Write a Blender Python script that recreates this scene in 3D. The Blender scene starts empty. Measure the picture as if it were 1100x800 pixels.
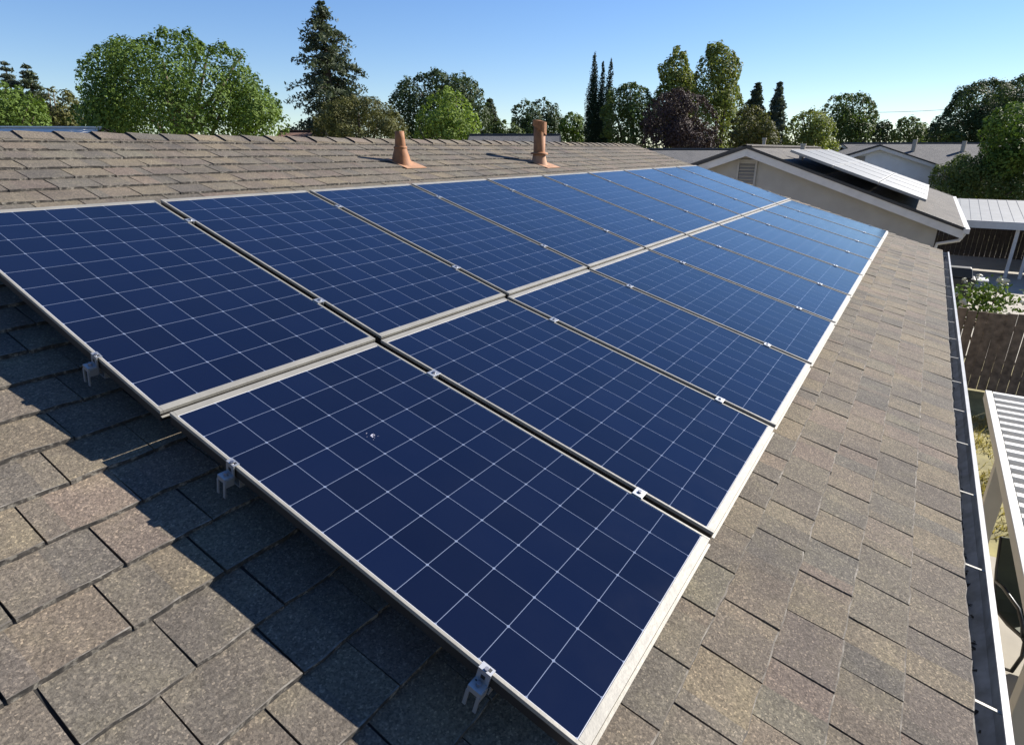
import bpy, math, random
import numpy as np
from mathutils import Vector, Matrix

R_ = math.radians
SC = bpy.context.scene
COL = SC.collection
random.seed(7)
rng = np.random.default_rng(11)

# ------------------------------------------------------------------ camera
CAM = Vector((-0.700, -1.873, 0.780))
YAW, PITCH, FPX = R_(33.63), R_(20.44), 641.0
FWD = Vector((math.cos(PITCH) * math.cos(YAW), math.cos(PITCH) * math.sin(YAW), -math.sin(PITCH)))
RGT = Vector((math.sin(YAW), -math.cos(YAW), 0.0))
UPV = RGT.cross(FWD)
cd = bpy.data.cameras.new('camera')
cd.sensor_fit = 'HORIZONTAL'; cd.sensor_width = 36.0; cd.lens = 36.0 * FPX / 1100.0
cd.clip_start = 0.05; cd.clip_end = 3000.0
cam = bpy.data.objects.new('camera', cd); COL.objects.link(cam)
cam.matrix_world = Matrix(((RGT.x, UPV.x, -FWD.x, CAM.x), (RGT.y, UPV.y, -FWD.y, CAM.y),
                           (RGT.z, UPV.z, -FWD.z, CAM.z), (0, 0, 0, 1)))
SC.camera = cam

# ------------------------------------------------------------------ light
SUN_EL, SUN_AZ = R_(31.0), R_(-29.0)
S = Vector((math.cos(SUN_EL) * math.cos(SUN_AZ), math.cos(SUN_EL) * math.sin(SUN_AZ), math.sin(SUN_EL)))
w = bpy.data.worlds.new('World'); SC.world = w; w.use_nodes = True
nt = w.node_tree
sky = nt.nodes.new('ShaderNodeTexSky'); sky.sky_type = 'NISHITA'; sky.sun_disc = False
sky.sun_elevation = SUN_EL; sky.sun_rotation = math.atan2(S.x, S.y)
sky.air_density = 1.0; sky.dust_density = 0.0; sky.ozone_density = 5.0; sky.altitude = 0
bg = nt.nodes['Background']; bg.inputs['Strength'].default_value = 0.097
hs = nt.nodes.new('ShaderNodeHueSaturation'); hs.inputs['Saturation'].default_value = 1.26; hs.inputs['Hue'].default_value = 0.514
gm = nt.nodes.new('ShaderNodeGamma'); gm.inputs['Gamma'].default_value = 0.78
nt.links.new(sky.outputs[0], gm.inputs[0]); nt.links.new(gm.outputs[0], hs.inputs['Color']); nt.links.new(hs.outputs[0], bg.inputs[0])
sl = bpy.data.lights.new('sun', 'SUN'); sl.energy = 5.0; sl.angle = R_(0.53); sl.color = (1.0, 0.94, 0.86)
so = bpy.data.objects.new('sun', sl); COL.objects.link(so)
so.rotation_euler = S.to_track_quat('Z', 'Y').to_euler(); so.location = (0, 0, 30)
SC.view_settings.view_transform = 'Standard'; SC.view_settings.look = 'None'
SC.view_settings.exposure = 1.2; SC.view_settings.gamma = 1.0
SC.view_settings.use_curve_mapping = False

# ------------------------------------------------------------------ helpers
GROUND = -3.45

def at(x, y, D):
    """Point seen at pixel (x, y) of the 1100x800 photo, D metres ahead horizontally."""
    d = FWD + RGT * ((x - 550) / FPX) - UPV * ((y - 400) / FPX)
    h = d.x * math.cos(YAW) + d.y * math.sin(YAW)
    return CAM + d * (D / h)

def tag(o, label=None, cat=None, group=None, kind=None):
    if label: o['label'] = label
    if cat: o['category'] = cat
    if group: o['group'] = group
    if kind: o['kind'] = kind
    return o

def empty(name, loc, label, cat, group=None, rz=0.0):
    o = bpy.data.objects.new(name, None); COL.objects.link(o)
    o.location = loc; o.rotation_euler = (0, 0, rz); o.empty_display_size = 0.2
    return tag(o, label, cat, group)

class MB:
    def __init__(s): s.v = []; s.f = []; s.m = []; s.uv = {}
    def face(s, pts, mi=0, uv=None):
        i = len(s.v); s.v += [tuple(p) for p in pts]
        if uv: s.uv[len(s.f)] = uv
        s.f.append(tuple(range(i, i + len(pts)))); s.m.append(mi)
    def hexa(s, p, mi=0):
        """p: 8 points, bottom ring 0-3 counter-clockwise, top ring 4-7."""
        i = len(s.v); s.v += [tuple(q) for q in p]
        for f in ((0, 3, 2, 1), (4, 5, 6, 7), (0, 1, 5, 4), (1, 2, 6, 5), (2, 3, 7, 6), (3, 0, 4, 7)):
            s.f.append(tuple(i + k for k in f)); s.m.append(mi)
    def box(s, a, b, mi=0, M=None):
        x0, y0, z0 = a; x1, y1, z1 = b
        p = [Vector(q) for q in ((x0, y0, z0), (x1, y0, z0), (x1, y1, z0), (x0, y1, z0), (x0, y0, z1), (x1, y0, z1), (x1, y1, z1), (x0, y1, z1))]
        if M: p = [M @ q for q in p]
        s.hexa(p, mi)
    def bar(s, a, b, w_, h_, up=Vector((0, 0, 1)), mi=0):
        a = Vector(a); b = Vector(b); d = (b - a).normalized()
        sd = d.cross(up).normalized(); u = sd.cross(d).normalized()
        sd *= w_ / 2; u *= h_ / 2
        s.hexa([a - sd - u, a + sd - u, b + sd - u, b - sd - u, a - sd + u, a + sd + u, b + sd + u, b - sd + u], mi)
    def tube(s, pts, rad, n=10, mi=0, caps=True):
        pts = [Vector(p) for p in pts]
        if not isinstance(rad, (list, tuple)): rad = [rad] * len(pts)
        base = len(s.v); ref = None
        for k, p in enumerate(pts):
            d = (pts[min(k + 1, len(pts) - 1)] - pts[max(k - 1, 0)]).normalized()
            if ref is None: ref = Vector((1, 0, 0)) if abs(d.x) < .8 else Vector((0, 1, 0))
            a = (ref - d * ref.dot(d)).normalized(); b = d.cross(a); ref = a
            for j in range(n):
                t = 2 * math.pi * j / n
                s.v.append(tuple(p + (a * math.cos(t) + b * math.sin(t)) * rad[k]))
        for k in range(len(pts) - 1):
            for j in range(n):
                j2 = (j + 1) % n
                s.f.append((base + k * n + j, base + k * n + j2, base + (k + 1) * n + j2, base + (k + 1) * n + j)); s.m.append(mi)
        if caps:
            s.f.append(tuple(base + j for j in reversed(range(n)))); s.m.append(mi)
            s.f.append(tuple(base + (len(pts) - 1) * n + j for j in range(n))); s.m.append(mi)
    def build(s, name, mats, parent=None, smooth=False, bevel=0.0):
        me = bpy.data.meshes.new(name)
        me.from_pydata(s.v, [], s.f)
        if not isinstance(mats, (list, tuple)): mats = [mats]
        for m in mats: me.materials.append(m)
        me.polygons.foreach_set('material_index', s.m)
        if s.uv:
            ul = me.uv_layers.new(name='UVMap')
            for fi, uv in s.uv.items():
                for li, q in zip(me.polygons[fi].loop_indices, uv): ul.data[li].uv = q
        if smooth: me.polygons.foreach_set('use_smooth', [True] * len(s.f))
        me.update()
        o = bpy.data.objects.new(name, me); COL.objects.link(o)
        if parent is not None: o.parent = parent
        if bevel:
            b = o.modifiers.new('bevel', 'BEVEL'); b.width = bevel; b.segments = 2; b.limit_method = 'ANGLE'
        return o

def srgb(r, g, b):
    f = lambda c: (c / 255 / 12.92) if c <= 10 else ((c / 255 + .055) / 1.055) ** 2.4
    return (f(r), f(g), f(b), 1)

class NT:
    """Small node-tree helper."""
    def __init__(s, name):
        s.m = bpy.data.materials.new(name); s.m.use_nodes = True
        s.t = s.m.node_tree; s.b = s.t.nodes['Principled BSDF']; s.out = s.t.nodes['Material Output']
    def n(s, kind, **kw):
        o = s.t.nodes.new('ShaderNode' + kind)
        for k, v in kw.items():
            if k in o.inputs: o.inputs[k].default_value = v
            else: setattr(o, k, v)
        return o
    def l(s, a, b): s.t.links.new(a, b)
    def coord(s, out='Object', scale=None):
        tc = s.n('TexCoord'); o = tc.outputs[out]
        if scale:
            mp = s.n('Mapping'); mp.inputs['Scale'].default_value = scale; s.l(o, mp.inputs[0]); o = mp.outputs[0]
        return o
    def noise(s, vec, scale, detail=3, rough=.55):
        n = s.n('TexNoise'); n.inputs['Scale'].default_value = scale; n.inputs['Detail'].default_value = detail
        n.inputs['Roughness'].default_value = rough; s.l(vec, n.inputs['Vector']); return n.outputs['Fac']
    def ramp(s, fac, stops):
        r = s.n('ValToRGB'); e = r.color_ramp.elements
        while len(e) > len(stops): e.remove(e[-1])
        while len(e) < len(stops): e.new(0.5)
        for x, (p, c) in zip(e, stops): x.position = p; x.color = c
        s.l(fac, r.inputs[0]); return r.outputs[0]
    def mix(s, fac, a, b, mode='MIX'):
        m = s.n('MixRGB', blend_type=mode)
        for k, v in (('Fac', fac), ('Color1', a), ('Color2', b)):
            if hasattr(v, 'links'): s.l(v, m.inputs[k])
            elif k == 'Fac': m.inputs[k].default_value = v
            else: m.inputs[k].default_value = v if len(v) == 4 else (*v, 1)
        return m.outputs[0]
    def math(s, op, a, b=None):
        m = s.n('Math', operation=op)
        for i, v in enumerate((a, b)):
            if v is None: continue
            if hasattr(v, 'links'): s.l(v, m.inputs[i])
            else: m.inputs[i].default_value = v
        return m.outputs[0]
    def bump(s, h, strength, dist=.01):
        b = s.n('Bump'); b.inputs['Strength'].default_value = strength; b.inputs['Distance'].default_value = dist
        s.l(h, b.inputs['Height']); s.l(b.outputs[0], s.b.inputs['Normal'])
    def set(s, **kw):
        for k, v in kw.items():
            i = s.b.inputs[k.replace('_', ' ')]
            if hasattr(v, 'links'): s.l(v, i)
            else: i.default_value = v
        return s.m

def plain(name, col, rough=.6, metal=0.0, var=.15, scale=6.0, bump=0.0, bscale=60.0, spec=.5):
    t = NT(name); c = t.coord()
    n = t.noise(c, scale, 4)
    lo = tuple(v * (1 - var) for v in col[:3]) + (1,); hi = tuple(min(1, v * (1 + var)) for v in col[:3]) + (1,)
    t.set(Base_Color=t.ramp(n, [(.3, lo), (.7, hi)]), Roughness=rough, Metallic=metal)
    t.b.inputs['Specular IOR Level'].default_value = spec
    if bump: t.bump(t.noise(c, bscale, 4), bump)
    return t.m

# ------------------------------------------------------------------ materials
def shingle_mat(name, tones, big=.9, spec=.25):
    t = NT(name); c = t.coord()
    isl = t.n('NewGeometry').outputs['Random Per Island']
    base = t.ramp(isl, [(i / (len(tones) - 1), q) for i, q in enumerate(tones)])
    # soft mottling inside a tab
    n1 = t.noise(c, 6.5, 4, .6)
    base = t.mix(.45, base, t.ramp(n1, [(.32, tones[0]), (.5, tones[2 % len(tones)]), (.68, tones[-1])]))
    n2 = t.noise(c, 2.0, 3)
    base = t.mix(1.0, base, t.ramp(n2, [(.3, (.80, .80, .82, 1)), (.7, (1.14, 1.12, 1.08, 1))]), 'MULTIPLY')
    # mineral granules
    v = t.n('TexVoronoi'); v.inputs['Scale'].default_value = 210; t.l(c, v.inputs['Vector'])
    sp = t.n('SeparateColor'); t.l(v.outputs['Color'], sp.inputs[0])
    gr = t.ramp(sp.outputs[0], [(0.0, (.50, .49, .48, 1)), (.5, (.9, .9, .9, 1)), (.86, (1.15, 1.13, 1.10, 1)), (.96, (1.7, 1.66, 1.56, 1)), (1.0, (2.1, 2.0, 1.85, 1))])
    base = t.mix(.75, base, gr, 'MULTIPLY')
    n3 = t.noise(c, 75, 5, .7)
    base = t.mix(.55, base, t.ramp(n3, [(.35, (.66, .65, .64, 1)), (.65, (1.32, 1.30, 1.27, 1))]), 'MULTIPLY')
    base = t.mix(1.0, base, (1.05, 1.01, .96, 1), 'MULTIPLY') if name == 'brown_shingle' else base
    t.set(Base_Color=base, Roughness=.92)
    t.b.inputs['Specular IOR Level'].default_value = spec
    h = t.math('ADD', t.math('MULTIPLY', n3, 1.0), t.math('MULTIPLY', sp.outputs[1], .5))
    t.bump(h, .55, .006)
    return t.m

M = {}
M['shingle'] = shingle_mat('brown_shingle', [(.085, .081, .075, 1), (.175, .142, .108, 1), (.108, .104, .094, 1), (.200, .166, .112, 1), (.092, .088, .081, 1), (.172, .134, .112, 1), (.140, .134, .104, 1)])
M['grey_roof'] = shingle_mat('grey_shingle', [(.085, .08, .075, 1), (.125, .118, .108, 1), (.10, .095, .09, 1), (.135, .128, .12, 1)])
M['slate_roof'] = shingle_mat('slate_shingle', [(.075, .077, .08, 1), (.11, .113, .115, 1), (.095, .095, .098, 1), (.12, .122, .125, 1)])
M['red_roof'] = shingle_mat('red_shingle', [(.15, .085, .065, 1), (.19, .11, .085, 1), (.16, .10, .08, 1), (.2, .12, .09, 1)])
def edge_mat():
    t = NT('shingle_edge'); c = t.coord(); n = t.noise(c, 38, 4, .7)
    t.set(Base_Color=t.ramp(n, [(.36, (.018, .016, .014, 1)), (.52, (.05, .044, .037, 1)), (.66, (.22, .20, .165, 1))]), Roughness=.95); return t.m
M['edge'] = edge_mat()
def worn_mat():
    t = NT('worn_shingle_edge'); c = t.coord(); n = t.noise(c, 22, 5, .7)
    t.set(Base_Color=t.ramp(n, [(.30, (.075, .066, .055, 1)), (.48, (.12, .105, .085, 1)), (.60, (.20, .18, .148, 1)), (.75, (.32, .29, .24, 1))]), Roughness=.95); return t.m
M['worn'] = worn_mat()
M['felt'] = plain('roof_felt', (.012, .011, .010), .95, var=.3)
M['alu'] = plain('weathered_aluminium', (.245, .232, .198), .5, .15, var=.12, scale=9, bump=.08)
M['bright'] = plain('bright_aluminium', (.40, .41, .42), .4, .7, var=.06, scale=20)
M['shaded_alu'] = plain('shaded_frame_side', (.022, .020, .018), .5, .2, var=.3, scale=7)  # near-black paints the shade of sides and gaps into the aluminium
M['black'] = plain('black_backing', (.008, .008, .009), .6)
M['steel'] = plain('bolt_steel', (.30, .30, .32), .35, .9)
M['terra'] = plain('terracotta_paint', (.25, .098, .030), .72, var=.28, scale=14, bump=.15, bscale=40)
M['peach'] = plain('faded_peach_flashing', (.34, .18, .095), .75, var=.2, scale=12)
M['stucco'] = plain('grey_stucco', (.32, .315, .295), .95, var=.07, scale=3, bump=.3, bscale=90)
M['stucco_white'] = plain('pale_stucco', (.52, .55, .58), .95, var=.05, scale=3, bump=.2, bscale=90)
M['stucco_tan'] = plain('tan_stucco', (.42, .36, .28), .95, var=.08, scale=3, bump=.2, bscale=90)
M['white'] = plain('white_paint', (.50, .49, .45), .45, var=.06, scale=5)
M['trim'] = plain('grey_white_trim', (.50, .49, .47), .55, var=.08, scale=5)
M['gutter_in'] = plain('grimy_gutter', (.17, .185, .20), .5, var=.4, scale=11)
M['drip'] = plain('black_drip_edge', (.02, .02, .02), .6)
M['louvre'] = plain('louvre_grey', (.20, .19, .17), .7)
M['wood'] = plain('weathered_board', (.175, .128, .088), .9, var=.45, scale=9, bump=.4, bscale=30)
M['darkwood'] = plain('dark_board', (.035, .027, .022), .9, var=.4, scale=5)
M['concrete'] = plain('concrete', (.30, .275, .225), .9, var=.12, scale=3, bump=.15, bscale=80)
M['dirt'] = plain('dry_soil', (.20, .155, .09), .95, var=.45, scale=4, bump=.5, bscale=25)
M['grass'] = plain('dry_grass', (.20, .175, .065), .9, var=.5, scale=2.5)
M['pan'] = plain('shade_grey_pan', (.33, .33, .39), .5, var=.08)  # lavender grey paints the shade between the slats into the pan
M['metalroof'] = plain('pale_metal_roof', (.18, .19, .193), .6, .0, var=.12, scale=2)
M['paleroof'] = plain('pale_grey_roof', (.66, .62, .56), .95, var=.1, spec=.05)
M['chair'] = plain('dark_green_sling', (.030, .036, .018), .7, var=.2)
M['chairframe'] = plain('black_chair_frame', (.012, .012, .012), .4)
M['debris'] = plain('gutter_leaves', (.030, .026, .020), .95, var=.6, scale=40)
M['bark'] = plain('bark', (.085, .065, .048), .95, var=.4, scale=8, bump=.5, bscale=20)
M['dark_plastic'] = plain('dark_cover', (.02, .022, .02), .6)
M['grey_plastic'] = plain('pale_grey_plastic', (.5, .5, .5), .5)
M['wire'] = plain('cable_black', (.03, .03, .03), .6)

def cell_mat():
    """Blue silicon cells under glass: 7 x 11 cells, pale joints, tiny corner diamonds; UV counts cells."""
    t = NT('solar_cells'); uv = t.coord('UV')
    sx = t.n('SeparateXYZ'); t.l(uv, sx.inputs[0])
    fu = t.math('FRACT', sx.outputs[0]); fv = t.math('FRACT', sx.outputs[1])
    du = t.math('MINIMUM', fu, t.math('SUBTRACT', 1.0, fu)); dv = t.math('MINIMUM', fv, t.math('SUBTRACT', 1.0, fv))
    line = t.math('LESS_THAN', t.math('MINIMUM', du, dv), .0062)
    dia = t.math('LESS_THAN', t.math('ADD', du, dv), .042)
    mask = t.math('MAXIMUM', line, dia)
    # outside the cell field: white backsheet
    iu = t.math('MULTIPLY', t.math('GREATER_THAN', sx.outputs[0], 0.0), t.math('LESS_THAN', sx.outputs[0], 7.0))
    iv = t.math('MULTIPLY', t.math('GREATER_THAN', sx.outputs[1], 0.0), t.math('LESS_THAN', sx.outputs[1], 11.0))
    inside = t.math('MULTIPLY', iu, iv)
    # cell to cell tone
    cell = t.n('VectorMath', operation='FLOOR'); t.l(uv, cell.inputs[0])
    wn = t.n('TexWhiteNoise'); t.l(cell.outputs[0], wn.inputs['Vector'])
    ob = t.n('ObjectInfo')
    base = t.ramp(wn.outputs['Value'], [(0, (.0013, .0032, .0150, 1)), (1, (.0021, .0052, .0225, 1))])
    base = t.mix(1.0, base, t.ramp(ob.outputs['Random'], [(0, (.85, .88, .9, 1)), (1, (1.15, 1.12, 1.1, 1))]), 'MULTIPLY')
    oc = t.coord('Object')
    dust = t.noise(oc, 2.2, 6, .62)
    base = t.mix(t.math('MULTIPLY', dust, .012), base, (.30, .30, .29, 1))
    col = t.mix(mask, base, (.15, .18, .25, 1))
    col = t.mix(inside, (.55, .55, .55, 1), col)
    t.set(Base_Color=col, Roughness=t.ramp(t.noise(oc, 5, 5), [(.3, (.07, .07, .07, 1)), (.7, (.15, .15, .15, 1))]))
    t.b.inputs['IOR'].default_value = 1.45
    wav = t.noise(oc, 1.3, 2)
    t.bump(wav, .05, .02)
    return t.m
M['cells'] = cell_mat()

def glare_cell_mat():
    t = NT('glare_solar_cells'); uv = t.coord('UV')
    sx = t.n('SeparateXYZ'); t.l(uv, sx.inputs[0])
    f = [t.math('FRACT', sx.outputs[i]) for i in (0, 1)]
    d = [t.math('MINIMUM', q, t.math('SUBTRACT', 1.0, q)) for q in f]
    line = t.math('LESS_THAN', t.math('MINIMUM', d[0], d[1]), .03)
    t.set(Base_Color=t.mix(line, (.07, .074, .07, 1), (.09, .094, .09, 1)), Roughness=.5)  # pale grey base paints sky glare into the cells
    return t.m
M['glare_cells'] = glare_cell_mat()

def leaf_mat(name, dark, light, trans=.18):
    t = NT(name)
    isl = t.n('NewGeometry').outputs['Random Per Island']
    oc = t.coord('Object')
    n = t.noise(oc, .55, 3)
    n2 = t.noise(oc, 2.2, 3)
    mid_ = tuple((a_ + b_) / 2 for a_, b_ in zip(dark, light))
    c = t.ramp(n, [(.32, (*dark, 1)), (.5, (*mid_, 1)), (.68, (*light, 1))])
    c = t.mix(.4, c, t.ramp(n2, [(.35, (*dark, 1)), (.65, (*light, 1))]))
    c = t.mix(.28, c, t.mix(isl, (*dark, 1), (*light, 1)))
    t.set(Base_Color=c, Roughness=.7); t.b.inputs['Specular IOR Level'].default_value = .18
    tr = t.n('BsdfTranslucent'); t.l(t.mix(1.0, c, (1.5, 1.6, .9, 1), 'MULTIPLY'), tr.inputs[0])
    mx = t.n('MixShader'); mx.inputs[0].default_value = trans
    t.l(t.b.outputs[0], mx.inputs[1]); t.l(tr.outputs[0], mx.inputs[2]); t.l(mx.outputs[0], t.out.inputs[0])
    return t.m
L = {
    'bright': leaf_mat('bright_green_leaves', (.030, .062, .010), (.135, .195, .036)),
    'fresh': leaf_mat('fresh_green_leaves', (.085, .135, .022), (.23, .30, .07), .24),
    'mid': leaf_mat('mid_green_leaves', (.030, .054, .016), (.115, .150, .040)),
    'dark': leaf_mat('dark_green_leaves', (.018, .034, .014), (.066, .092, .032)),
    'olive': leaf_mat('olive_leaves', (.046, .054, .017), (.140, .135, .045)),
    'purple': leaf_mat('purple_leaves', (.020, .012, .013), (.070, .046, .045), .12),
    'needle': leaf_mat('dark_needles', (.026, .040, .026), (.110, .130, .078), .15),
    'bluegreen': leaf_mat('grey_green_needles', (.040, .056, .046), (.125, .145, .105), .15),
    'cypress': leaf_mat('cypress_green', (.014, .026, .013), (.036, .056, .026), .08),
    'yellow': leaf_mat('yellow_green_leaves', (.080, .105, .020), (.23, .25, .065), .24),
    'blade': leaf_mat('grass_blades', (.12, .105, .04), (.36, .29, .12), .3),
}

# ------------------------------------------------------------------ ground
def sheet(name, x0, x1, y0, y1, z, mat, kind='structure'):
    b = MB(); b.face([(x0, y0, z), (x1, y0, z), (x1, y1, z), (x0, y1, z)])
    o = b.build(name, mat); tag(o, kind=kind); return o
sheet('ground', -1500, 1500, -1500, 1500, GROUND, M['dirt'])
sheet('lawn', -6, 60, -60, 60, GROUND + .004, M['grass'])
sheet('patio_slab', -4, 6.75, -9.5, -2.05, GROUND + .05, M['concrete'])
sheet('neighbouring_patio', 15.0, 33.0, -12, -2.45, GROUND + .04, M['concrete'])

# ------------------------------------------------------------------ the house we stand on
TH = R_(16.6); ST, CT = math.sin(TH), math.cos(TH)
Z0 = -.167                       # roof plane height under the middle gap of the array
RX0, RX1 = -3.2, 12.05            # rakes
VE, VR = -2.395, 3.66            # eave and ridge, measured along the slope
RIDGE_Y, RIDGE_Z = VR * CT, Z0 + VR * ST

def rp(x, v, h=0.0, side=1):
    """Point on the roof: x along the ridge, v up the slope, h above the deck. side -1 is the far slope."""
    y, z = v * CT - h * ST, Z0 + v * ST + h * CT
    if side < 0: y = 2 * RIDGE_Y - y
    return (x, y, z)

house = empty('brown_roofed_house', (5, .6, GROUND), 'long house with a brown shingle roof carrying the blue solar panels', 'house')
house.location = (0, 0, 0)
r = random.Random(3)
bm = MB()
PITCHX, EXPO = .2435, .1892
for side in (1, -1):
    # deck seen through the slots
    pts = [rp(RX0, VE, 0, side), rp(RX1, VE, 0, side), rp(RX1, VR, 0, side), rp(RX0, VR, 0, side)]
    bm.face(pts if side > 0 else pts[::-1], 1)
    nrow = int(math.ceil((VR - VE) / EXPO))
    for k in range(nrow):
        v0 = VE + k * EXPO - (.012 if k == 0 else 0); v1 = min(VE + (k + 1) * EXPO + .022, VR - .005)
        if side < 0 and (k % 1): continue
        off = (.5 if k % 2 else 0) * PITCHX + r.uniform(-.03, .03) + .03
        x = RX0 - off; lift = r.uniform(0, .0015)
        while x < RX1:
            wd = PITCHX * r.choice((1, 1, 1, 1, 1, 1.0, 1.0, .97, 1.03))
            a, b_ = max(x, RX0), min(x + wd - r.uniform(.0035, .0075), RX1)
            x += wd
            if b_ - a < .03: continue
            t0 = r.uniform(.012, .018) + lift; t1 = .0012
            nseg = 4; cut = r.choice((0, 0, 2, 1, 3)) if side > 0 else 0
            dv = [v0 + r.uniform(-.0035, .0035) for _ in range(nseg + 1)]
            skew = r.uniform(-.004, .004)
            xs = [a + (b_ - a) * i / nseg for i in range(nseg + 1)]
            tt = [t0 + r.uniform(-.0012, .0022) for _ in range(nseg + 1)]
            for i0, i1 in ((0, nseg),) if not cut else ((0, cut), (cut, nseg)):
                base = len(bm.v)
                for i in range(i0, i1 + 1):
                    bm.v += [rp(xs[i], dv[i], 0.0005, side), rp(xs[i], dv[i] + .002, tt[i], side),
                             rp(xs[i] + skew * .05, dv[i] + .0055 + r.uniform(-.002, .0025), tt[i] * .955 + t1 * .045, side), rp(xs[i] + skew, v1, t1, side)]
                for i in range(i1 - i0):
                    q = base + 4 * i
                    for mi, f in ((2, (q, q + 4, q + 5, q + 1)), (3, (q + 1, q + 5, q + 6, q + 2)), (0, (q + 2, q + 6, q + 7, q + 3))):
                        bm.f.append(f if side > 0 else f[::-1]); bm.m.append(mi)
                q = base + 4 * (i1 - i0); ends = []
                if i0 == 0: ends.append((base, base + 1, base + 3))
                if i1 == nseg: ends.append((q, q + 3, q + 1))
                for f in ends:
                    bm.f.append(f if side > 0 else f[::-1]); bm.m.append(0)
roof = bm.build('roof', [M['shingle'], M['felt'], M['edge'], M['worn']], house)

# ridge caps: folded pieces lapped along the ridge
bm = MB(); x = RX0; k = 0
while x < RX1 - .02:
    ln = .252 + r.uniform(-.006, .006); e = min(x + ln + .03, RX1 + .012)
    rows = []
    for xx, hh in ((x, .022 + r.uniform(0, .005)), (e, .010)):
        ring = []
        for vv, s_, dx in ((VR - .155, 1, .02), (VR - .055, 1, .008), (VR - .005, 1, 0), (VR - .055, -1, .008), (VR - .155, -1, .02)):
            q = Vector(rp(xx + dx * 0 + r.uniform(-.004, .004), vv, hh + (.010 if vv > VR - .1 else .004), s_)); ring.append(q)
        rows.append(ring)
    base = len(bm.v)
    for ring in rows: bm.v += [tuple(q) for q in ring]
    bm.v += [tuple(q - Vector((0, 0, .014))) for q in rows[0]]
    for i in range(4):
        bm.f.append((base + i, base + i + 1, base + 5 + i + 1, base + 5 + i)); bm.m.append(0)
        bm.f.append((base + 10 + i, base + 10 + i + 1, base + i + 1, base + i)); bm.m.append(1)
    for i0 in (0, 4):   # butt sides down to the field
        bm.face([rows[0][i0], rows[1][i0], rows[1][i0] - Vector((0, 0, .02)), rows[0][i0] - Vector((0, 0, .026))], 0)
    x += ln; k += 1
bm.build('ridge_cap', [M['shingle'], M['felt']], roof)

# eave fascia, soffit, walls
ey, ez = VE * CT, Z0 + VE * ST
for sgn in (1, -1):
    bm = MB()
    yy = lambda y: y if sgn > 0 else 2 * RIDGE_Y - y
    a, b_ = sorted((yy(ey + .02), yy(ey + .045)))
    bm.box((RX0, a, ez - .17), (RX1, b_, ez - .022))
    bm.build('fascia', M['trim'], house)
bm = MB()
wy = ey + .42
bm.box((RX0 + .35, wy, GROUND), (RX1 - .35, 2 * RIDGE_Y - wy, ez - .02))
g0, g1 = wy + .02, 2 * RIDGE_Y - wy - .02
for xx in (RX0 + .36, RX1 - .36):
    top = RIDGE_Z - .10
    bm.face([(xx, g0, ez - .03), (xx, g1, ez - .03), (xx, RIDGE_Y, top)])
bm.build('wall', M['stucco_tan'], house)
for xx in (RX0 - .012, RX1 + .012):
    for s_ in (1, -1):
        bm = MB()
        p = [Vector(rp(xx, VE - .02, -.012, s_)), Vector(rp(xx, VR - .001, -.012, s_))]
        q = [u - Vector((0, 0, .16)) for u in p]
        d = Vector((.010, 0, 0))
        bm.hexa([q[0] - d, q[0] + d, q[1] + d, q[1] - d, p[0] - d, p[0] + d, p[1] + d, p[1] - d])
        bm.build('rake_board', M['trim'], house)
# metal drip edge under the first course
bm = MB()
bm.box((RX0, ey - .012, ez - .03), (RX1, ey + .018, ez - .0015))
bm.build('drip_edge', M['trim'], house)

# gutter: profile swept along the eave, bright rolled lip, dirty inside
bm = MB()
gy0, gy1 = ey + .017, ey - .108; gz = ez - .025
outer = [(gy0, gz), (gy0, gz - .115), (gy0 - .07, gz - .115), (gy1 + .012, gz - .075), (gy1, gz - .015), (gy1, gz + .004)]
inner = [(gy0 - .003, gz), (gy0 - .003, gz - .112), (gy0 - .068, gz - .112), (gy1 + .016, gz - .073), (gy1 + .005, gz - .015), (gy1 + .005, gz + .002)]
for prof, mi, flip in ((outer, 0, False), (inner, 1, True)):
    for a, b_ in zip(prof, prof[1:]):
        f = [(RX0 - .03, *a), (RX1 + .02, *a), (RX1 + .02, *b_), (RX0 - .03, *b_)]
        bm.face(f[::-1] if flip else f, mi)
bm.box((RX0 - .03, gy1 - .004, gz + .003), (RX1 + .02, gy1 + .016, gz + .012), 0)
for xx in (RX0 - .03, RX1 + .02):
    bm.face([(xx, *q) for q in outer], 0)
M['gutter'] = plain('grey_white_gutter', (.36, .36, .345), .45, var=.15, scale=7)
gut = bm.build('gutter', [M['gutter'], M['gutter_in']], house)
for i, xs in enumerate([-.55, .05, .68, 1.32, 2.13, 2.83, 3.5, 4.08, 4.72, 5.4, 6.05, 6.75, 7.4, 8.1, 8.8, 9.5, 10.2, 10.9, 11.6]):
    b = MB(); b.bar((xs, gy0 - .002, gz + .001), (xs - .015, gy1 + .010, gz - .004), .011, .005); b.build('gutter_strap', M['alu'], gut)
# leaf litter lying in the gutter
b = MB()
for _ in range(5200):
    x = r.uniform(RX0, RX1); t = abs(r.gauss(0, .030)); y = gy0 - .006 - min(t, .075); z = gz - .108 + r.uniform(0, .012) + max(0, .035 - t) * r.uniform(.2, 1.2)
    s_ = r.uniform(.006, .02); a = r.uniform(0, 6.28); tl = r.uniform(-.5, .5)
    d = Vector((math.cos(a), math.sin(a), tl)) * s_; e = Vector((-math.sin(a), math.cos(a), r.uniform(-.4, .4))) * s_ * .5
    p = Vector((x, y, z)); b.face([p - d, p + e, p + d, p - e])
tag(b.build('leaf_litter', M['debris']), kind='stuff')

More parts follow.
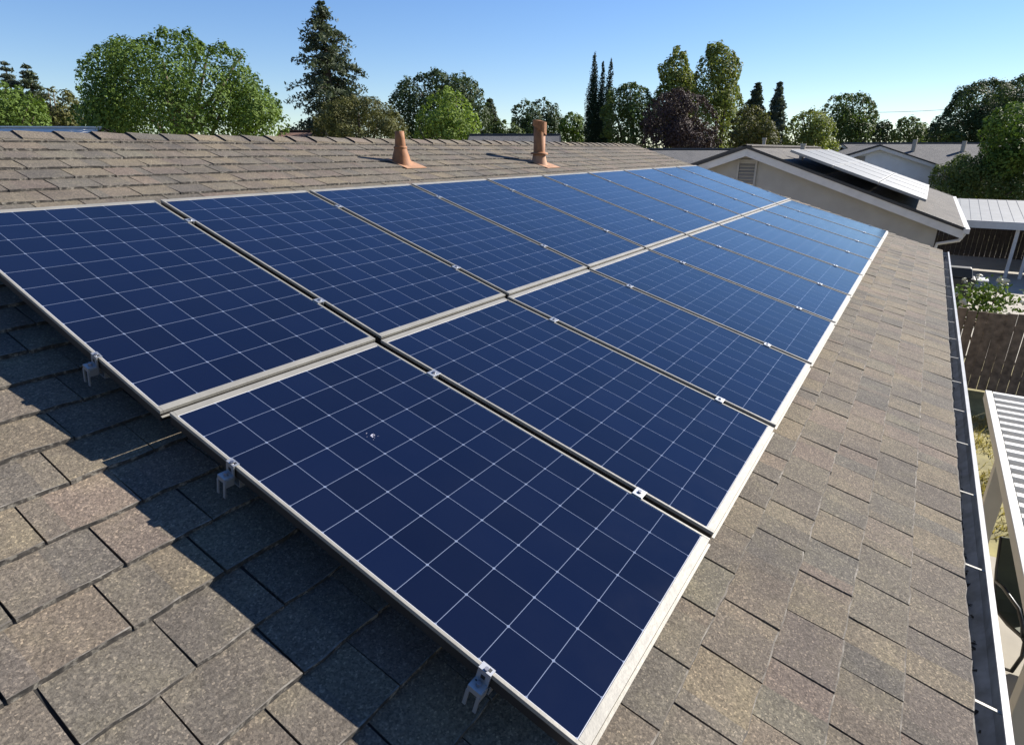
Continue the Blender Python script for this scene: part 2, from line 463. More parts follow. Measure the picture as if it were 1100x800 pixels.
# ------------------------------------------------------------------ the solar array
UX = [.102, 1.07, 2.085, 3.11, 4.17, 5.21, 6.30, 7.39, 8.46, 9.53, 10.615]
LX = [.120, 1.045, 2.04, 3.07, 4.155, 5.20, 6.275, 7.357, 8.43, 9.46, 10.505]
ORD = ['first', 'second', 'third', 'fourth', 'fifth', 'sixth', 'seventh', 'eighth', 'ninth', 'tenth']
UT, LT = R_(17.26), R_(15.37)

def arr(x, v, h, t):
    return Vector((x, v * math.cos(t) - h * math.sin(t), v * math.sin(t) + h * math.cos(t)))

def make_panel(x0, x1, v0, v1, t, label):
    """Panel with its own frame and glass; local axes: x along the ridge, y up the slope, z out of the glass."""
    w_, h_ = x1 - x0, v1 - v0
    e = empty('solar_panel', arr((x0 + x1) / 2, (v0 + v1) / 2, 0, t), label, 'solar panel', 'blue solar panels in two rows on the brown roof')
    e.rotation_euler = (t, 0, 0)
    X, Y = w_ / 2, h_ / 2; D = .040
    lx, ly = .0095, .027          # lip widths: long sides slim, short sides broad
    b = MB()
    # lips and sides; the lip stands 2 mm over the glass
    for s_ in (-1, 1):
        a, c = sorted((s_ * X, s_ * (X - lx))); b.box((a, -Y, -.010), (c, Y, .0025), 0)
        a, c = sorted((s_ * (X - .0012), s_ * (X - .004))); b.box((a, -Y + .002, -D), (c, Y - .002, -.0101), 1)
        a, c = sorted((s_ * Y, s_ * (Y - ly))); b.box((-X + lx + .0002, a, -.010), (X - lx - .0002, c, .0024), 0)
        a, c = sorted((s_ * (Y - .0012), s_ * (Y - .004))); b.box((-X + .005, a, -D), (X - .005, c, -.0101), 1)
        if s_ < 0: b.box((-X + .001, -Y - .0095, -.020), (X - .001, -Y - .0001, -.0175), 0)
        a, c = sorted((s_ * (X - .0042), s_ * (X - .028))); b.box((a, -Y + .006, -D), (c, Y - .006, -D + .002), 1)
    b.build('frame', [M['alu'], M['shaded_alu']], e, bevel=.0008)
    g = MB(); gx, gy = X - lx + .002, Y - ly + .002
    mx, my = .004 / ((2 * gx) / 7), .004 / ((2 * gy) / 11)
    g.face([(-gx, -gy, 0), (gx, -gy, 0), (gx, gy, 0), (-gx, gy, 0)], 0, [(-mx, -my), (7 + mx, -my), (7 + mx, 11 + my), (-mx, 11 + my)])
    g.face([(-gx, -gy, -.006), (-gx, gy, -.006), (gx, gy, -.006), (gx, -gy, -.006)], 1)
    g.build('glass', [M['cells'], M['black']], e)
    return e

GAP = .0185
first_lower = None
for i in range(10):
    lab = ('blue solar panel at the near end of the upper row, cut by the left edge' if i == 0 else
           'blue solar panel at the far end of the upper row by the neighbouring gable' if i == 9 else
           'blue solar panel, %s from the near end of the upper row' % ORD[i])
    make_panel(UX[i] + GAP, UX[i + 1] - GAP, .012, 1.748, UT, lab)
    lab = ('largest nearest blue solar panel, lower row, with a white bird dropping' if i == 0 else
           'blue solar panel at the far end of the lower row, near the gutter end' if i == 9 else
           'blue solar panel, %s from the near end of the lower row' % ORD[i])
    e = make_panel(LX[i] + GAP, LX[i + 1] - GAP, -1.56, -.009, LT, lab)
    if i == 0: first_lower = e
# the dropping stuck to the nearest panel's glass
b = MB()
px_, py_ = -.03, .30
for k in range(16):
    a = r.uniform(0, 6.28); d = r.uniform(0, .012) if k < 9 else r.uniform(.012, .03)
    c = Vector((px_ + math.cos(a) * d, py_ + math.sin(a) * d * .7, .001)); s_ = r.uniform(.0015, .0042) if k < 9 else r.uniform(.0008, .0016)
    n_ = 7; ring = [c + Vector((math.cos(j * 6.283 / n_) * s_ * r.uniform(.7, 1.2), math.sin(j * 6.283 / n_) * s_, 0)) for j in range(n_)]
    tip = c + Vector((0, 0, s_ * .35))
    for j in range(n_): b.face([ring[j], ring[(j + 1) % n_], tip])
b.build('bird_dropping', M['pan'], first_lower)

# mounting rails with mid clamps in the gaps, end clamps and feet
def clamp_mesh(x, v, t):
    b = MB()
    P = lambda a, c, h: arr(x + a, v + c, h, t)
    def bx(a0, a1, c0, c1, h0, h1, mi=0):
        b.hexa([P(a0, c0, h0), P(a1, c0, h0), P(a1, c1, h0), P(a0, c1, h0), P(a0, c0, h1), P(a1, c0, h1), P(a1, c1, h1), P(a0, c1, h1)], mi)
    bx(-.024, .024, -.019, .019, .0028, .0065)
    bx(-.010, -.006, -.019, .019, -.04, .0027); bx(.006, .010, -.019, .019, -.04, .0027)
    b.tube([P(0, 0, .0066), P(0, 0, .0125)], .0075, 8, 1)
    return b

def rail(v, t, xs, label, ends):
    x0, x1 = xs[0], xs[-1]
    e = empty('mounting_rail', arr(x0, v, -.06, t), label, 'mounting rail', 'aluminium rails carrying the panels')
    inv = Matrix.Translation(-arr(x0, v, -.06, t))
    def add(b, name, mats, par=e, **k):
        b.v = [tuple(inv @ Vector(q)) for q in b.v]
        return b.build(name, mats, par, **k)
    b = MB()
    P = lambda a, c, h: arr(a, v + c, h, t)
    def bx(a0, a1, c0, c1, h0, h1, mi=0):
        b.hexa([P(a0, c0, h0), P(a1, c0, h0), P(a1, c1, h0), P(a0, c1, h0), P(a0, c0, h1), P(a1, c0, h1), P(a1, c1, h1), P(a0, c1, h1)], mi)
    xa, xb = x0 + .03, x1 - .02
    bx(xa, xb, -.020, -.017, -.085, -.042); bx(xa, xb, .017, .020, -.085, -.042); bx(xa, xb, -.0168, .0168, -.046, -.0425)
    bx(xa, xb, -.0168, .0168, -.085, -.082)
    add(b, 'bar', M['bright'])
    for xg in xs[1:-1]:
        add(clamp_mesh(xg, v, t), 'mid_clamp', [M['bright'], M['steel']], bevel=.0008)
    for xe, sg in ((x0, -1), (x1, 1)):
        b = MB()
        g = xe + sg * -GAP + sg * .0     # panel edge
        def bq(a0, a1, c0, c1, h0, h1, mi=0):
            a0, a1 = sorted((g + sg * a0, g + sg * a1))
            b.hexa([P(a0, c0, h0), P(a1, c0, h0), P(a1, c1, h0), P(a0, c1, h0), P(a0, c0, h1), P(a1, c0, h1), P(a1, c1, h1), P(a0, c1, h1)], mi)
        bq(-.012, .008, -.018, .018, .0028, .0065)          # tab on the frame
        bq(.003, .008, -.018, .018, -.030, .0027)           # upright
        bq(.003, .036, -.018, .018, -.0345, -.0302)         # shelf
        bq(.0325, .036, -.018, .018, -.046, -.0347)         # outer skirt
        for c0, c1 in ((-.020, -.011), (.011, .020)): bq(.0328, .0368, c0, c1, -.100, -.0461); bq(.006, .0327, c0 if c0 < 0 else c1 - .003, c0 + .003 if c0 < 0 else c1, -.062, -.0346)
        b.tube([P(g + sg * .020, 0, -.030), P(g + sg * .020, 0, -.020)], .007, 8, 1)
        b.tube([P(g + sg * .001, 0, .0066), P(g + sg * .001, 0, .011)], .0055, 8, 1)
        bq(-.008, .001, -.012, -.004, .0066, .0070, 2); bq(.0082, .0085, -.006, .006, -.020, -.008, 2); bq(.012, .016, .006, .014, -.0300, -.0297, 2)  # black pads paint the darkness of slot holes onto the clamp
        add(b, 'end_clamp', [M['bright'], M['steel'], M['black']])
    # feet down to the shingles
    for xf in [x0 + .34 + k * 1.22 for k in range(0, int((x1 - x0) / 1.22) + 1)]:
        top = arr(xf, v, -.05, t); zr = Z0 + top.y * math.tan(TH) + .004
        b = MB(); dn = Vector((0, ST, -CT))
        tp = arr(xf, v - .024, -.046, t); ft = Vector((xf, tp.y + (tp.z - zr) * ST * .9, 0)); ft.z = Z0 + ft.y * math.tan(TH) + .006
        b.bar(tp, ft, .04, .006, Vector((0, 1, .3)))
        b.bar(ft + Vector((0, .002, .002)), ft + Vector((0, -.075 * CT, -.075 * ST + .002)), .04, .006)
        add(b, 'roof_foot', M['bright'])
    return e
rail(1.43, UT, UX, 'silver rail under the upper row, closest to the ridge', None)
rail(.40, UT, UX, 'silver rail under the upper row, just above the middle gap', None)
rail(-.335, LT, LX, 'silver rail under the lower row, just below the middle gap', None)
rail(-1.29, LT, LX, 'silver rail under the lower row, closest to the gutter', None)

# ------------------------------------------------------------------ roof vents
def lathe(prof, n=20):
    b = MB(); base = 0
    for rr, z in prof:
        for j in range(n): b.v.append((rr * math.cos(6.28318 * j / n), rr * math.sin(6.28318 * j / n), z))
    for k in range(len(prof) - 1):
        for j in range(n):
            j2 = (j + 1) % n
            b.f.append((k * n + j, k * n + j2, (k + 1) * n + j2, (k + 1) * n + j)); b.m.append(0)
    return b
def flashing(parent, size, cx, cy, mat):
    b = MB(); t = math.tan(TH); z = lambda y: y * t + .017
    s_ = size
    b.hexa([(-s_ + cx, -s_ + cy, z(-s_ + cy) - .004), (s_ + cx, -s_ + cy, z(-s_ + cy) - .004), (s_ + cx, s_ + cy, z(s_ + cy) - .004), (-s_ + cx, s_ + cy, z(s_ + cy) - .004),
            (-s_ + cx, -s_ + cy, z(-s_ + cy)), (s_ + cx, -s_ + cy, z(-s_ + cy)), (s_ + cx, s_ + cy, z(s_ + cy)), (-s_ + cx, s_ + cy, z(s_ + cy))])
    b.build('flashing', mat, parent)
def on_roof(x, y): return (x, y, Z0 + y * math.tan(TH))
v1 = empty('vent_pipe', on_roof(4.13, 2.72), 'short terracotta vent pipe with tapered flashing cone, standing left of the taller one', 'vent pipe', 'terracotta vent pipes on the roof')
flashing(v1, .15, .04, -.03, M['peach'])
o = lathe([(.118, -.02), (.100, .02), (.088, .07), (.070, .13), (.060, .165)]).build('flashing_cone', M['terra'], v1, True)
o = lathe([(.0575, .10), (.056, .17), (.050, .25), (.046, .315), (.040, .315), (.040, .15)]).build('pipe', M['terra'], v1, True)
lathe([(.068, .150), (.070, .158), (.066, .170), (.058, .172)]).build('collar', M['terra'], v1, True)
v2 = empty('vent_pipe', on_roof(6.66, 2.58), 'taller terracotta vent pipe with a cut hood top, right of the short one', 'vent pipe', 'terracotta vent pipes on the roof')
flashing(v2, .17, .05, -.04, M['peach'])
lathe([(.125, -.03), (.105, .02), (.090, .09), (.083, .125)]).build('flashing_cone', M['peach'], v2, True)
lathe([(.079, .05), (.079, .52), (.070, .52), (.070, .3)]).build('pipe', M['terra'], v2, True)
lathe([(.118, .118), (.120, .128), (.112, .142), (.080, .150)]).build('collar', M['terra'], v2, True)
b = MB(); n_ = 20      # hood: a sleeve cut on the slant, closed on top
ring0 = [Vector((.093 * math.cos(6.28318 * j / n_), .093 * math.sin(6.28318 * j / n_), 0)) for j in range(n_)]
for j in range(n_):
    a, c = ring0[j], ring0[(j + 1) % n_]
    lo = lambda q: .36 + .12 * (.5 - .5 * q.dot(Vector((.55, -.83, 0))) / .093)
    hi = lambda q: .535 + .015 * q.dot(Vector((-.6, .8, 0))) / .093
    b.face([a + Vector((0, 0, lo(a))), c + Vector((0, 0, lo(c))), c + Vector((0, 0, hi(c))), a + Vector((0, 0, hi(a)))])
    b.face([a + Vector((0, 0, hi(a))), c + Vector((0, 0, hi(c))), Vector((0, 0, .548))])
b.build('hood', M['terra'], v2)

# ------------------------------------------------------------------ houses
def slab(b, p, th_, mi=0, mj=None):
    """Thick sheet from four corners (counter-clockwise from outside)."""
    p = [Vector(q) for q in p]; n = (p[1] - p[0]).cross(p[3] - p[0]).normalized() * th_
    b.hexa([q - n for q in p] + p, mi)

def gable_house(name, org, axis, length, half, rise, eave_z, label, roofm, wallm, cat='house', oh=.3, fascia=True, group=None, extra=None):
    """org: (x, y) of the near end of the ridge; axis: ridge direction in plan."""
    ax = Vector((axis[0], axis[1], 0)).normalized(); sd = Vector((-ax.y, ax.x, 0))
    e = empty(name, (org[0], org[1], GROUND), label, cat, group)
    O = Vector((0, 0, -GROUND)); 
    P = lambda a, s_, z: O + ax * a + sd * s_ + Vector((0, 0, z))
    rz = eave_z + rise
    b = MB()
    slab(b, [P(0, half, eave_z), P(0, 0, rz), P(length, 0, rz), P(length, half, eave_z)][::-1], .05)
    slab(b, [P(0, -half, eave_z), P(length, -half, eave_z), P(length, 0, rz), P(0, 0, rz)], .05)
    b.bar(P(0, 0, rz + .012), P(length, 0, rz + .012), .22, .03)
    rf = b.build('roof', roofm, e)
    b = MB(); wo = half - .45; wz = eave_z - .07 + rise * .45 / half * 0
    for a in (oh, length - oh):
        zz = eave_z - .055 + rise * (half - wo) / half
        b.face([P(a, -wo, GROUND), P(a, wo, GROUND), P(a, wo, zz), P(a, 0, rz - .055), P(a, -wo, zz)])
    for s_ in (-wo, wo):
        zz = eave_z - .055 + rise * (half - wo) / half
        b.face([P(oh, s_, GROUND), P(length - oh, s_, GROUND), P(length - oh, s_, zz), P(oh, s_, zz)])
    b.build('wall', wallm, e)
    if fascia:
        for a in (.012, length - .012):
            for s_ in (-1, 1):
                b = MB()
                p0, p1 = P(a, s_ * (half + .01), eave_z - .052), P(a, s_ * .001, rz - .052)
                q0, q1 = p0 - Vector((0, 0, .17)), p1 - Vector((0, 0, .17)); d = ax * .012
                b.hexa([q0 - d, q0 + d, q1 + d, q1 - d, p0 - d, p0 + d, p1 + d, p1 - d])
                b.build('barge_board', M['trim'], e)
                b = MB(); aa = -.006 if a < 1 else length + .006
                b.bar(P(aa, s_ * (half + .01), eave_z - .020), P(aa, s_ * .001, rz - .020), .03, .062)
                b.build('drip_edge', M['drip'], e)
    return e, P, rf

# neighbour with the gable wall facing us
nb, P, nroof = gable_house('gabled_house', (15.0, 1.87), (1, 0), 11.0, 4.56, 1.60, -.74,
                    'grey stucco house with a front gable and pale panels, beyond the far roof end', M['grey_roof'], M['stucco'])
b = MB()
lv = lambda y, z: P(.285, y, z)
def wallbox(y0, y1, z0, z1, d0, d1, name, mat, par):
    b = MB(); p = [P(.30 - d1, y0, z0), P(.30 - d0, y0, z0), P(.30 - d0, y1, z0), P(.30 - d1, y1, z0), P(.30 - d1, y0, z1), P(.30 - d0, y0, z1), P(.30 - d0, y1, z1), P(.30 - d1, y1, z1)]
    b.hexa(p); return b.build(name, mat, par)
# gable vent (frame with louvres)
fr = MB()
for (y0, y1, z0, z1) in ((-.235, -.185, -.42, .56), (.185, .235, -.42, .56), (-.184, .184, .51, .56), (-.184, .184, -.42, -.37)):
    fr.hexa([P(.25, y0, z0), P(.299, y0, z0), P(.299, y1, z0), P(.25, y1, z0), P(.25, y0, z1), P(.299, y0, z1), P(.299, y1, z1), P(.25, y1, z1)])
gv = fr.build('gable_vent', M['stucco'], nb)
lo = MB()
for k in range(11):
    z = -.36 + k * .077
    lo.hexa([P(.262, -.183, z), P(.298, -.183, z + .05), P(.298, .183, z + .05), P(.262, .183, z), P(.262, -.183, z + .008), P(.298, -.183, z + .058), P(.298, .183, z + .058), P(.262, .183, z + .008)])
lo.build('louvre', M['louvre'], gv)
# its gutter, downpipe
b = MB()
a0, a1 = P(-.03, -4.60, -.80), P(11.0, -4.60, -.80)
b.bar(a0, a1, .11, .10)
ng = b.build('gutter', M['trim'], nb)
b = MB()
b.tube([P(.06, -4.58, -.86), P(.08, -4.52, -1.0), P(.25, -4.16, -1.12), P(.262, -4.14, -1.3), P(.262, -4.14, GROUND + .1)], .035, 8)
b.build('downpipe', M['trim'], nb)
# roof vents of the neighbour
for (xx, s_, hh, rr) in ((16.9, .95, .34, .055), (17.8, 2.1, .26, .045)):
    b = MB(); z = .86 - abs(s_ - 1.87) * .351
    b.tube([(xx - 15, s_ - 1.87, z - GROUND - .1), (xx - 15, s_ - 1.87, z - GROUND + hh)], rr, 10); b.tube([(xx - 15, s_ - 1.87, z - GROUND + hh + .001), (xx - 15, s_ - 1.87, z - GROUND + hh + .05)], rr * 1.3, 10)
    b.build('roof_vent', M['stucco_tan'], nb)

# pale panels on the neighbour's slope: 4 x 2
nt_ = math.atan2(1.60, 4.56)
def npt(x, d, h): return Vector((x, 1.87 - d * math.cos(nt_) + h * -math.sin(nt_), .86 - d * math.sin(nt_) + h * math.cos(nt_)))
for i in range(4):
    for j in range(3):
        xa, xb = 15.02 + i * 1.70, 15.02 + (i + 1) * 1.70 - .02; da, db = .95 + j * 1.0, .95 + (j + 1) * 1.0 - .02
        c = npt((xa + xb) / 2, (da + db) / 2, .25)
        e = empty('pale_solar_panel', c, 'pale grey solar panel in the tilted block on the neighbouring roof', 'solar panel', 'pale solar panels on the neighbouring roof')
        b = MB()
        for (p, q, r0, r1) in ((xa, xb, da, da + .03), (xa, xb, db - .03, db), (xa, xa + .03, da + .0301, db - .0301), (xb - .03, xb, da + .0301, db - .0301)):
            b.hexa([npt(p, r1, .20) - c, npt(q, r1, .20) - c, npt(q, r0, .20) - c, npt(p, r0, .20) - c, npt(p, r1, .252) - c, npt(q, r1, .252) - c, npt(q, r0, .252) - c, npt(p, r0, .252) - c])
        b.build('frame', M['metalroof'], e)
        b = MB(); b.face([npt(xa + .02, db - .02, .247) - c, npt(xb - .02, db - .02, .247) - c, npt(xb - .02, da + .02, .247) - c, npt(xa + .02, da + .02, .247) - c], 0, [(0, 0), (10, 0), (10, 6), (0, 6)])
        b.face([npt(xa + .02, db - .02, .22) - c, npt(xa + .02, da + .02, .22) - c, npt(xb - .02, da + .02, .22) - c, npt(xb - .02, db - .02, .22) - c], 1)
        b.build('glass', [M['glare_cells'], M['black']], e)

# further houses (placed on their own lots)
def far_house(px, py, D, axis, length, half, rise, label, roofm, wallm, back=0.0, name='house', **k):
    """Ridge's near end seen at pixel (px, py) of the photo, D metres out."""
    p = at(px, py, D)
    return gable_house(name, (p.x, p.y), axis, length, half, rise, p.z - rise, label, roofm, wallm, **k), p

rdir = Vector((RGT.x, RGT.y, 0)); fdir = Vector((math.cos(YAW), math.sin(YAW), 0))
far_house(-60, 137, 21, (rdir + fdir * .10), 4.9, 4.2, 1.3, 'pale grey roofed house under the dark trees at the left edge', M['paleroof'], M['stucco_white'])
far_house(300, 141, 27, (rdir + fdir * .05), 1.9, 3.2, 1.2, 'small red-brown roofed house between big green tree and tall conifer', M['red_roof'], M['stucco_tan'])
far_house(505, 145, 30, (rdir - fdir * .06), 4.2, 4.0, 1.3, 'grey roofed house behind the ridge between the two vent pipes', M['slate_roof'], M['stucco_white'])
(h4, P4, _r), p4 = far_house(690, 160.5, 27, (rdir * 1.0 + fdir * .22), 6.5, 4.6, 1.5, 'dark grey roofed house just left of the stucco gable', M['slate_roof'], M['stucco_tan'])
# right-hand house: gable facing us with a grey wing behind
pk = at(946, 156, 33)
h5, P5, _r = gable_house('gabled_house', (pk.x, pk.y), (.97, .24), 10, 4.6, 1.55, pk.z - 1.55, 'bluish white house with a small gable vent behind the pale panels', M['slate_roof'], M['stucco_white'])
fr = MB(); fr.hexa([P5(.27, .55, pk.z - 1.3), P5(.30, .55, pk.z - 1.3), P5(.30, 1.05, pk.z - 1.3), P5(.27, 1.05, pk.z - 1.3), P5(.27, .55, pk.z - .55), P5(.30, .55, pk.z - .55), P5(.30, 1.05, pk.z - .55), P5(.27, 1.05, pk.z - .55)])
fr.build('gable_vent', M['louvre'], h5)
pw = at(905, 154, 40)
h6, P6, _r = gable_house('house', (pw.x, pw.y), (rdir - fdir * .06), 10.6, 5.2, 1.7, pw.z - 1.7, 'low house with long dark grey roof and vent pipes, below the big dark tree', M['slate_roof'], M['stucco_tan'])
for a, s_, hh in ((3.6, -1.4, .75), (6.4, -1.5, .7), (8.3, -1.3, .42)):
    b = MB(); z0 = pw.z - abs(s_) * 1.7 / 5.2
    q = P6(a, s_, z0 - .1); b.tube([q, q + Vector((0, 0, hh))], .12, 8); b.build('vent_pipe', M['stucco_tan'], h6)

# ------------------------------------------------------------------ trees
def poly_dist(pt, poly):
    """Signed distance, positive inside."""
    x, y = pt; ins = False; best = 1e9; n = len(poly)
    for i in range(n):
        x0, y0 = poly[i]; x1, y1 = poly[(i + 1) % n]
        if (y0 > y) != (y1 > y) and x < (x1 - x0) * (y - y0) / (y1 - y0) + x0: ins = not ins
        dx, dy = x1 - x0, y1 - y0; t = max(0, min(1, ((x - x0) * dx + (y - y0) * dy) / (dx * dx + dy * dy + 1e-9)))
        best = min(best, math.hypot(x - x0 - t * dx, y - y0 - t * dy))
    return best if ins else -best

def leaves(lobes, per, size, seed, up=.35, flat=1.0, shell=.62, jitter=.9, asp=.6):
    """lobes: (centre, rx, rz). Returns vertex and face arrays of small leaf-shaped faces."""
    g = np.random.default_rng(seed); V = []
    for (c, rx, rz) in lobes:
        n = max(14, int(per * (rx * rx + rx * rz) / 2))
        d = g.normal(size=(n, 3)); d /= np.linalg.norm(d, axis=1)[:, None]
        rad = shell + (1.08 - shell) * g.random(n) ** .6
        p = np.array(c) + d * rad[:, None] * np.array([rx, rx, rz])
        nor = d + g.normal(size=(n, 3)) * jitter + np.array([0, 0, up]); nor /= np.linalg.norm(nor, axis=1)[:, None]
        t = np.cross(nor, g.normal(size=(n, 3))); t /= np.linalg.norm(t, axis=1)[:, None] + 1e-9
        bt = np.cross(nor, t)
        s_ = size * (.55 + .9 * g.random(n))[:, None]
        V.append(np.stack([p - t * s_, p - bt * s_ * asp + nor * s_ * .15, p + t * s_, p + bt * s_ * asp + nor * s_ * .15], axis=1))
    V = np.concatenate(V).reshape(-1, 3)
    return V

def leaf_obj(name, V, mat, parent, origin):
    n = len(V) // 4
    me = bpy.data.meshes.new(name)
    me.vertices.add(4 * n); me.vertices.foreach_set('co', (V - np.array(origin)).astype(np.float32).ravel())
    me.loops.add(4 * n); me.loops.foreach_set('vertex_index', np.arange(4 * n, dtype=np.int32))
    me.polygons.add(n); me.polygons.foreach_set('loop_start', np.arange(0, 4 * n, 4, dtype=np.int32))
    try: me.polygons.foreach_set('loop_total', np.full(n, 4, dtype=np.int32))
    except Exception: pass
    me.materials.append(mat); me.update(calc_edges=True)
    o = bpy.data.objects.new(name, me); COL.objects.link(o)
    if parent is not None: o.parent = parent
    return o

NTREE = [0]
def tree(name, D, poly, mat, label, nl=60, rmax=16, rmin=4, per=26.0, size=.17, group=None, cat='tree', up=.45, flat=1.0,
         trunk=.22, jitter=.34, droop=0, depth=1.0, shell=.78, asp=.6, split=1, base_px=None, cov=4.0):
    """A tree D metres out; poly is its outline in photo pixels, which gives its real width and height at that distance."""
    NTREE[0] += 1; seed = 100 + NTREE[0]; rd = random.Random(seed)
    xs = [q[0] for q in poly]; ys = [q[1] for q in poly]
    m = D / FPX * 1.06
    cx = base_px if base_px is not None else sum(xs) / len(xs)
    foot = at(cx, 161, D); org = Vector((foot.x, foot.y, GROUND))
    e = empty(name, org, label, cat, group)
    def half_width(y):
        a = [x for x in range(int(min(xs)) - 1, int(max(xs)) + 2, 2) if poly_dist((x, y), poly) > 0]
        return ((a[0] + a[-1]) / 2, (a[-1] - a[0]) / 2 + 1) if a else (cx, 2)
    lobes = []; tries = 0
    while len(lobes) < nl and tries < nl * 40:
        tries += 1
        x, y = rd.uniform(min(xs), max(xs)), rd.uniform(min(ys), max(ys) + 4)
        d = poly_dist((x, y), poly)
        if d < rmin * .55: continue
        rpx = min(d * .9, rmax * rd.uniform(.4, 1.0)); rpx = max(rpx, rmin)
        mc, hw = half_width(y)
        u = max(-1, min(1, (x - mc) / hw)); zmax = math.sqrt(max(0, 1 - u * u)) * hw * depth
        dz = rd.choice((-1, -1, 1)) * zmax * math.sqrt(rd.random()) * .95 if zmax > rpx else 0
        dz = math.copysign(max(0, abs(dz) - rpx * .6), dz)
        p = CAM + (at(x, y, D) - CAM) * (1 + dz * m / D)
        rr = rpx * m * (1 + dz * m / D)
        lobes.append((tuple(p), rr, rr * flat))
    # sprigs that break the outline
    n_e = len(poly)
    for _ in range(int(nl * 1.5)):
        i = rd.randrange(n_e); t_ = rd.random()
        x = poly[i][0] * (1 - t_) + poly[(i + 1) % n_e][0] * t_; y = poly[i][1] * (1 - t_) + poly[(i + 1) % n_e][1] * t_
        if y > max(ys) - 6: continue
        k_ = rd.uniform(-.06, .03) if rd.random() < .6 else rd.uniform(0, .085); x += (x - cx) * k_; y += (y - (min(ys) + max(ys)) / 2) * k_
        q_ = rd.uniform(.8, 3.6) * (.5 + rmax / 30) * (.6 if k_ > .03 else 1)
        f_ = 1 + rd.uniform(-.5, .5) * rmax * m / D
        lobes.append((tuple(CAM + (at(x, y, D) - CAM) * f_), q_ * m, q_ * m * rd.uniform(.8, 1.7)))
    size *= .44
    area = abs(sum(xs[i] * ys[(i + 1) % len(xs)] - xs[(i + 1) % len(xs)] * ys[i] for i in range(len(xs)))) / 2 * m * m
    nleaf = cov * area / (2 * asp * size * size)
    V = leaves(lobes, nleaf / sum((a_ * a_ + a_ * c_) / 2 for _, a_, c_ in lobes), size, seed, up, flat, shell, jitter, asp)
    V = V[:]
    leaf_obj('crown', V, mat, e, org)
    # trunk and limbs
    top = at(cx, min(ys) + (max(ys) - min(ys)) * .12, D); h = top.z - GROUND
    b = MB()
    pts = []; rads = []
    for k in range(7):
        t = k / 6
        pts.append((rd.uniform(-.06, .06) * h * .15 * (k > 0), rd.uniform(-.06, .06) * h * .15 * (k > 0), h * t * .95)); rads.append(trunk * (1 - t) ** .8 + .02)
    b.tube(pts, rads, 8)
    for (c, rx, rz) in rd.sample(lobes, min(len(lobes), 12)):
        q = Vector(c) - org; hh = max(h * .15, min(h * .8, q.z * rd.uniform(.45, .75)))
        s_ = Vector((0, 0, hh)); mid = (s_ + q) / 2 + Vector((0, 0, -.1 * (q - s_).length))
        b.tube([s_, mid, q], [trunk * .38, trunk * .22, .02], 6)
    b.build('trunk', M['bark'], e, True)
    return e

def conifer(name, D, axis_x, top_y, prof, mat, label, tiers=26, per=9, size=.12, group=None, seed=1, base_y=160, trunk=.24, droop=.25, leafn=26):
    """Whorled conifer: prof(t) gives the half-width in pixels at t = 0 (top) .. 1 (base_y)."""
    rd = random.Random(seed); g = np.random.default_rng(seed)
    m = D / FPX * 1.06; foot = at(axis_x, top_y + .4 * (161 - top_y), D); org = Vector((foot.x, foot.y, GROUND))
    e = empty(name, org, label, 'tree', group)
    top = at(axis_x, top_y, D); bot = at(axis_x, base_y, D); H = top.z - bot.z
    ctr = []; rads = []; limb = MB()
    limb.tube([(0, 0, 0), (0, 0, (top.z - GROUND) * .6), (0, 0, top.z - GROUND)], [trunk, trunk * .6, .02], 8)
    n_t = tiers
    for k in range(n_t):
        t = (k + rd.random() * .6) / n_t
        z = top.z - H * t; w_ = prof(t) * m
        for j in range(per):
            a = rd.uniform(0, 6.283); ln = w_ * rd.uniform(.55, 1.12)
            d = Vector((math.cos(a), math.sin(a), 0))
            tipz = -droop * ln + .25 * droop * ln * rd.random()
            o_ = Vector((org.x, org.y, z))
            tip = o_ + d * ln + Vector((0, 0, tipz))
            if ln > .3 and j < 5: limb.tube([o_ - org, (o_ + tip) / 2 - org + Vector((0, 0, .06 * ln)), tip - org], [.035, .022, .006], 4, caps=False)
            nn = max(5, int(leafn * ln))
            for _ in range(nn):
                s_ = rd.random() ** .7
                p = o_ + (tip - o_) * s_ + Vector((0, 0, .12 * ln * math.sin(3.14 * s_)))
                ctr.append((p.x, p.y, p.z)); rads.append(min(.10, .03 + .22 * ln) + .16 * ln * .35 * (1 - abs(s_ - .55)))
    c = np.array(ctr); rads = np.array(rads)[:, None]
    K = 4
    c = np.repeat(c, K, 0); rads = np.repeat(rads, K, 0); n = len(c)
    p = c + g.normal(size=(n, 3)) * rads * np.array([.8, .8, .45])
    nor = g.normal(size=(n, 3)) + np.array([0, 0, .7]); nor /= np.linalg.norm(nor, axis=1)[:, None]
    t = np.cross(nor, g.normal(size=(n, 3))); t /= np.linalg.norm(t, axis=1)[:, None] + 1e-9; bt = np.cross(nor, t)
    s_ = size * (.6 + .8 * g.random(n))[:, None]
    V = np.stack([p - t * s_, p - bt * s_ * .4, p + t * s_, p + bt * s_ * .4], axis=1).reshape(-1, 3)
    leaf_obj('crown', V, mat, e, org)
    limb.build('trunk', M['bark'], e, True)
    return e

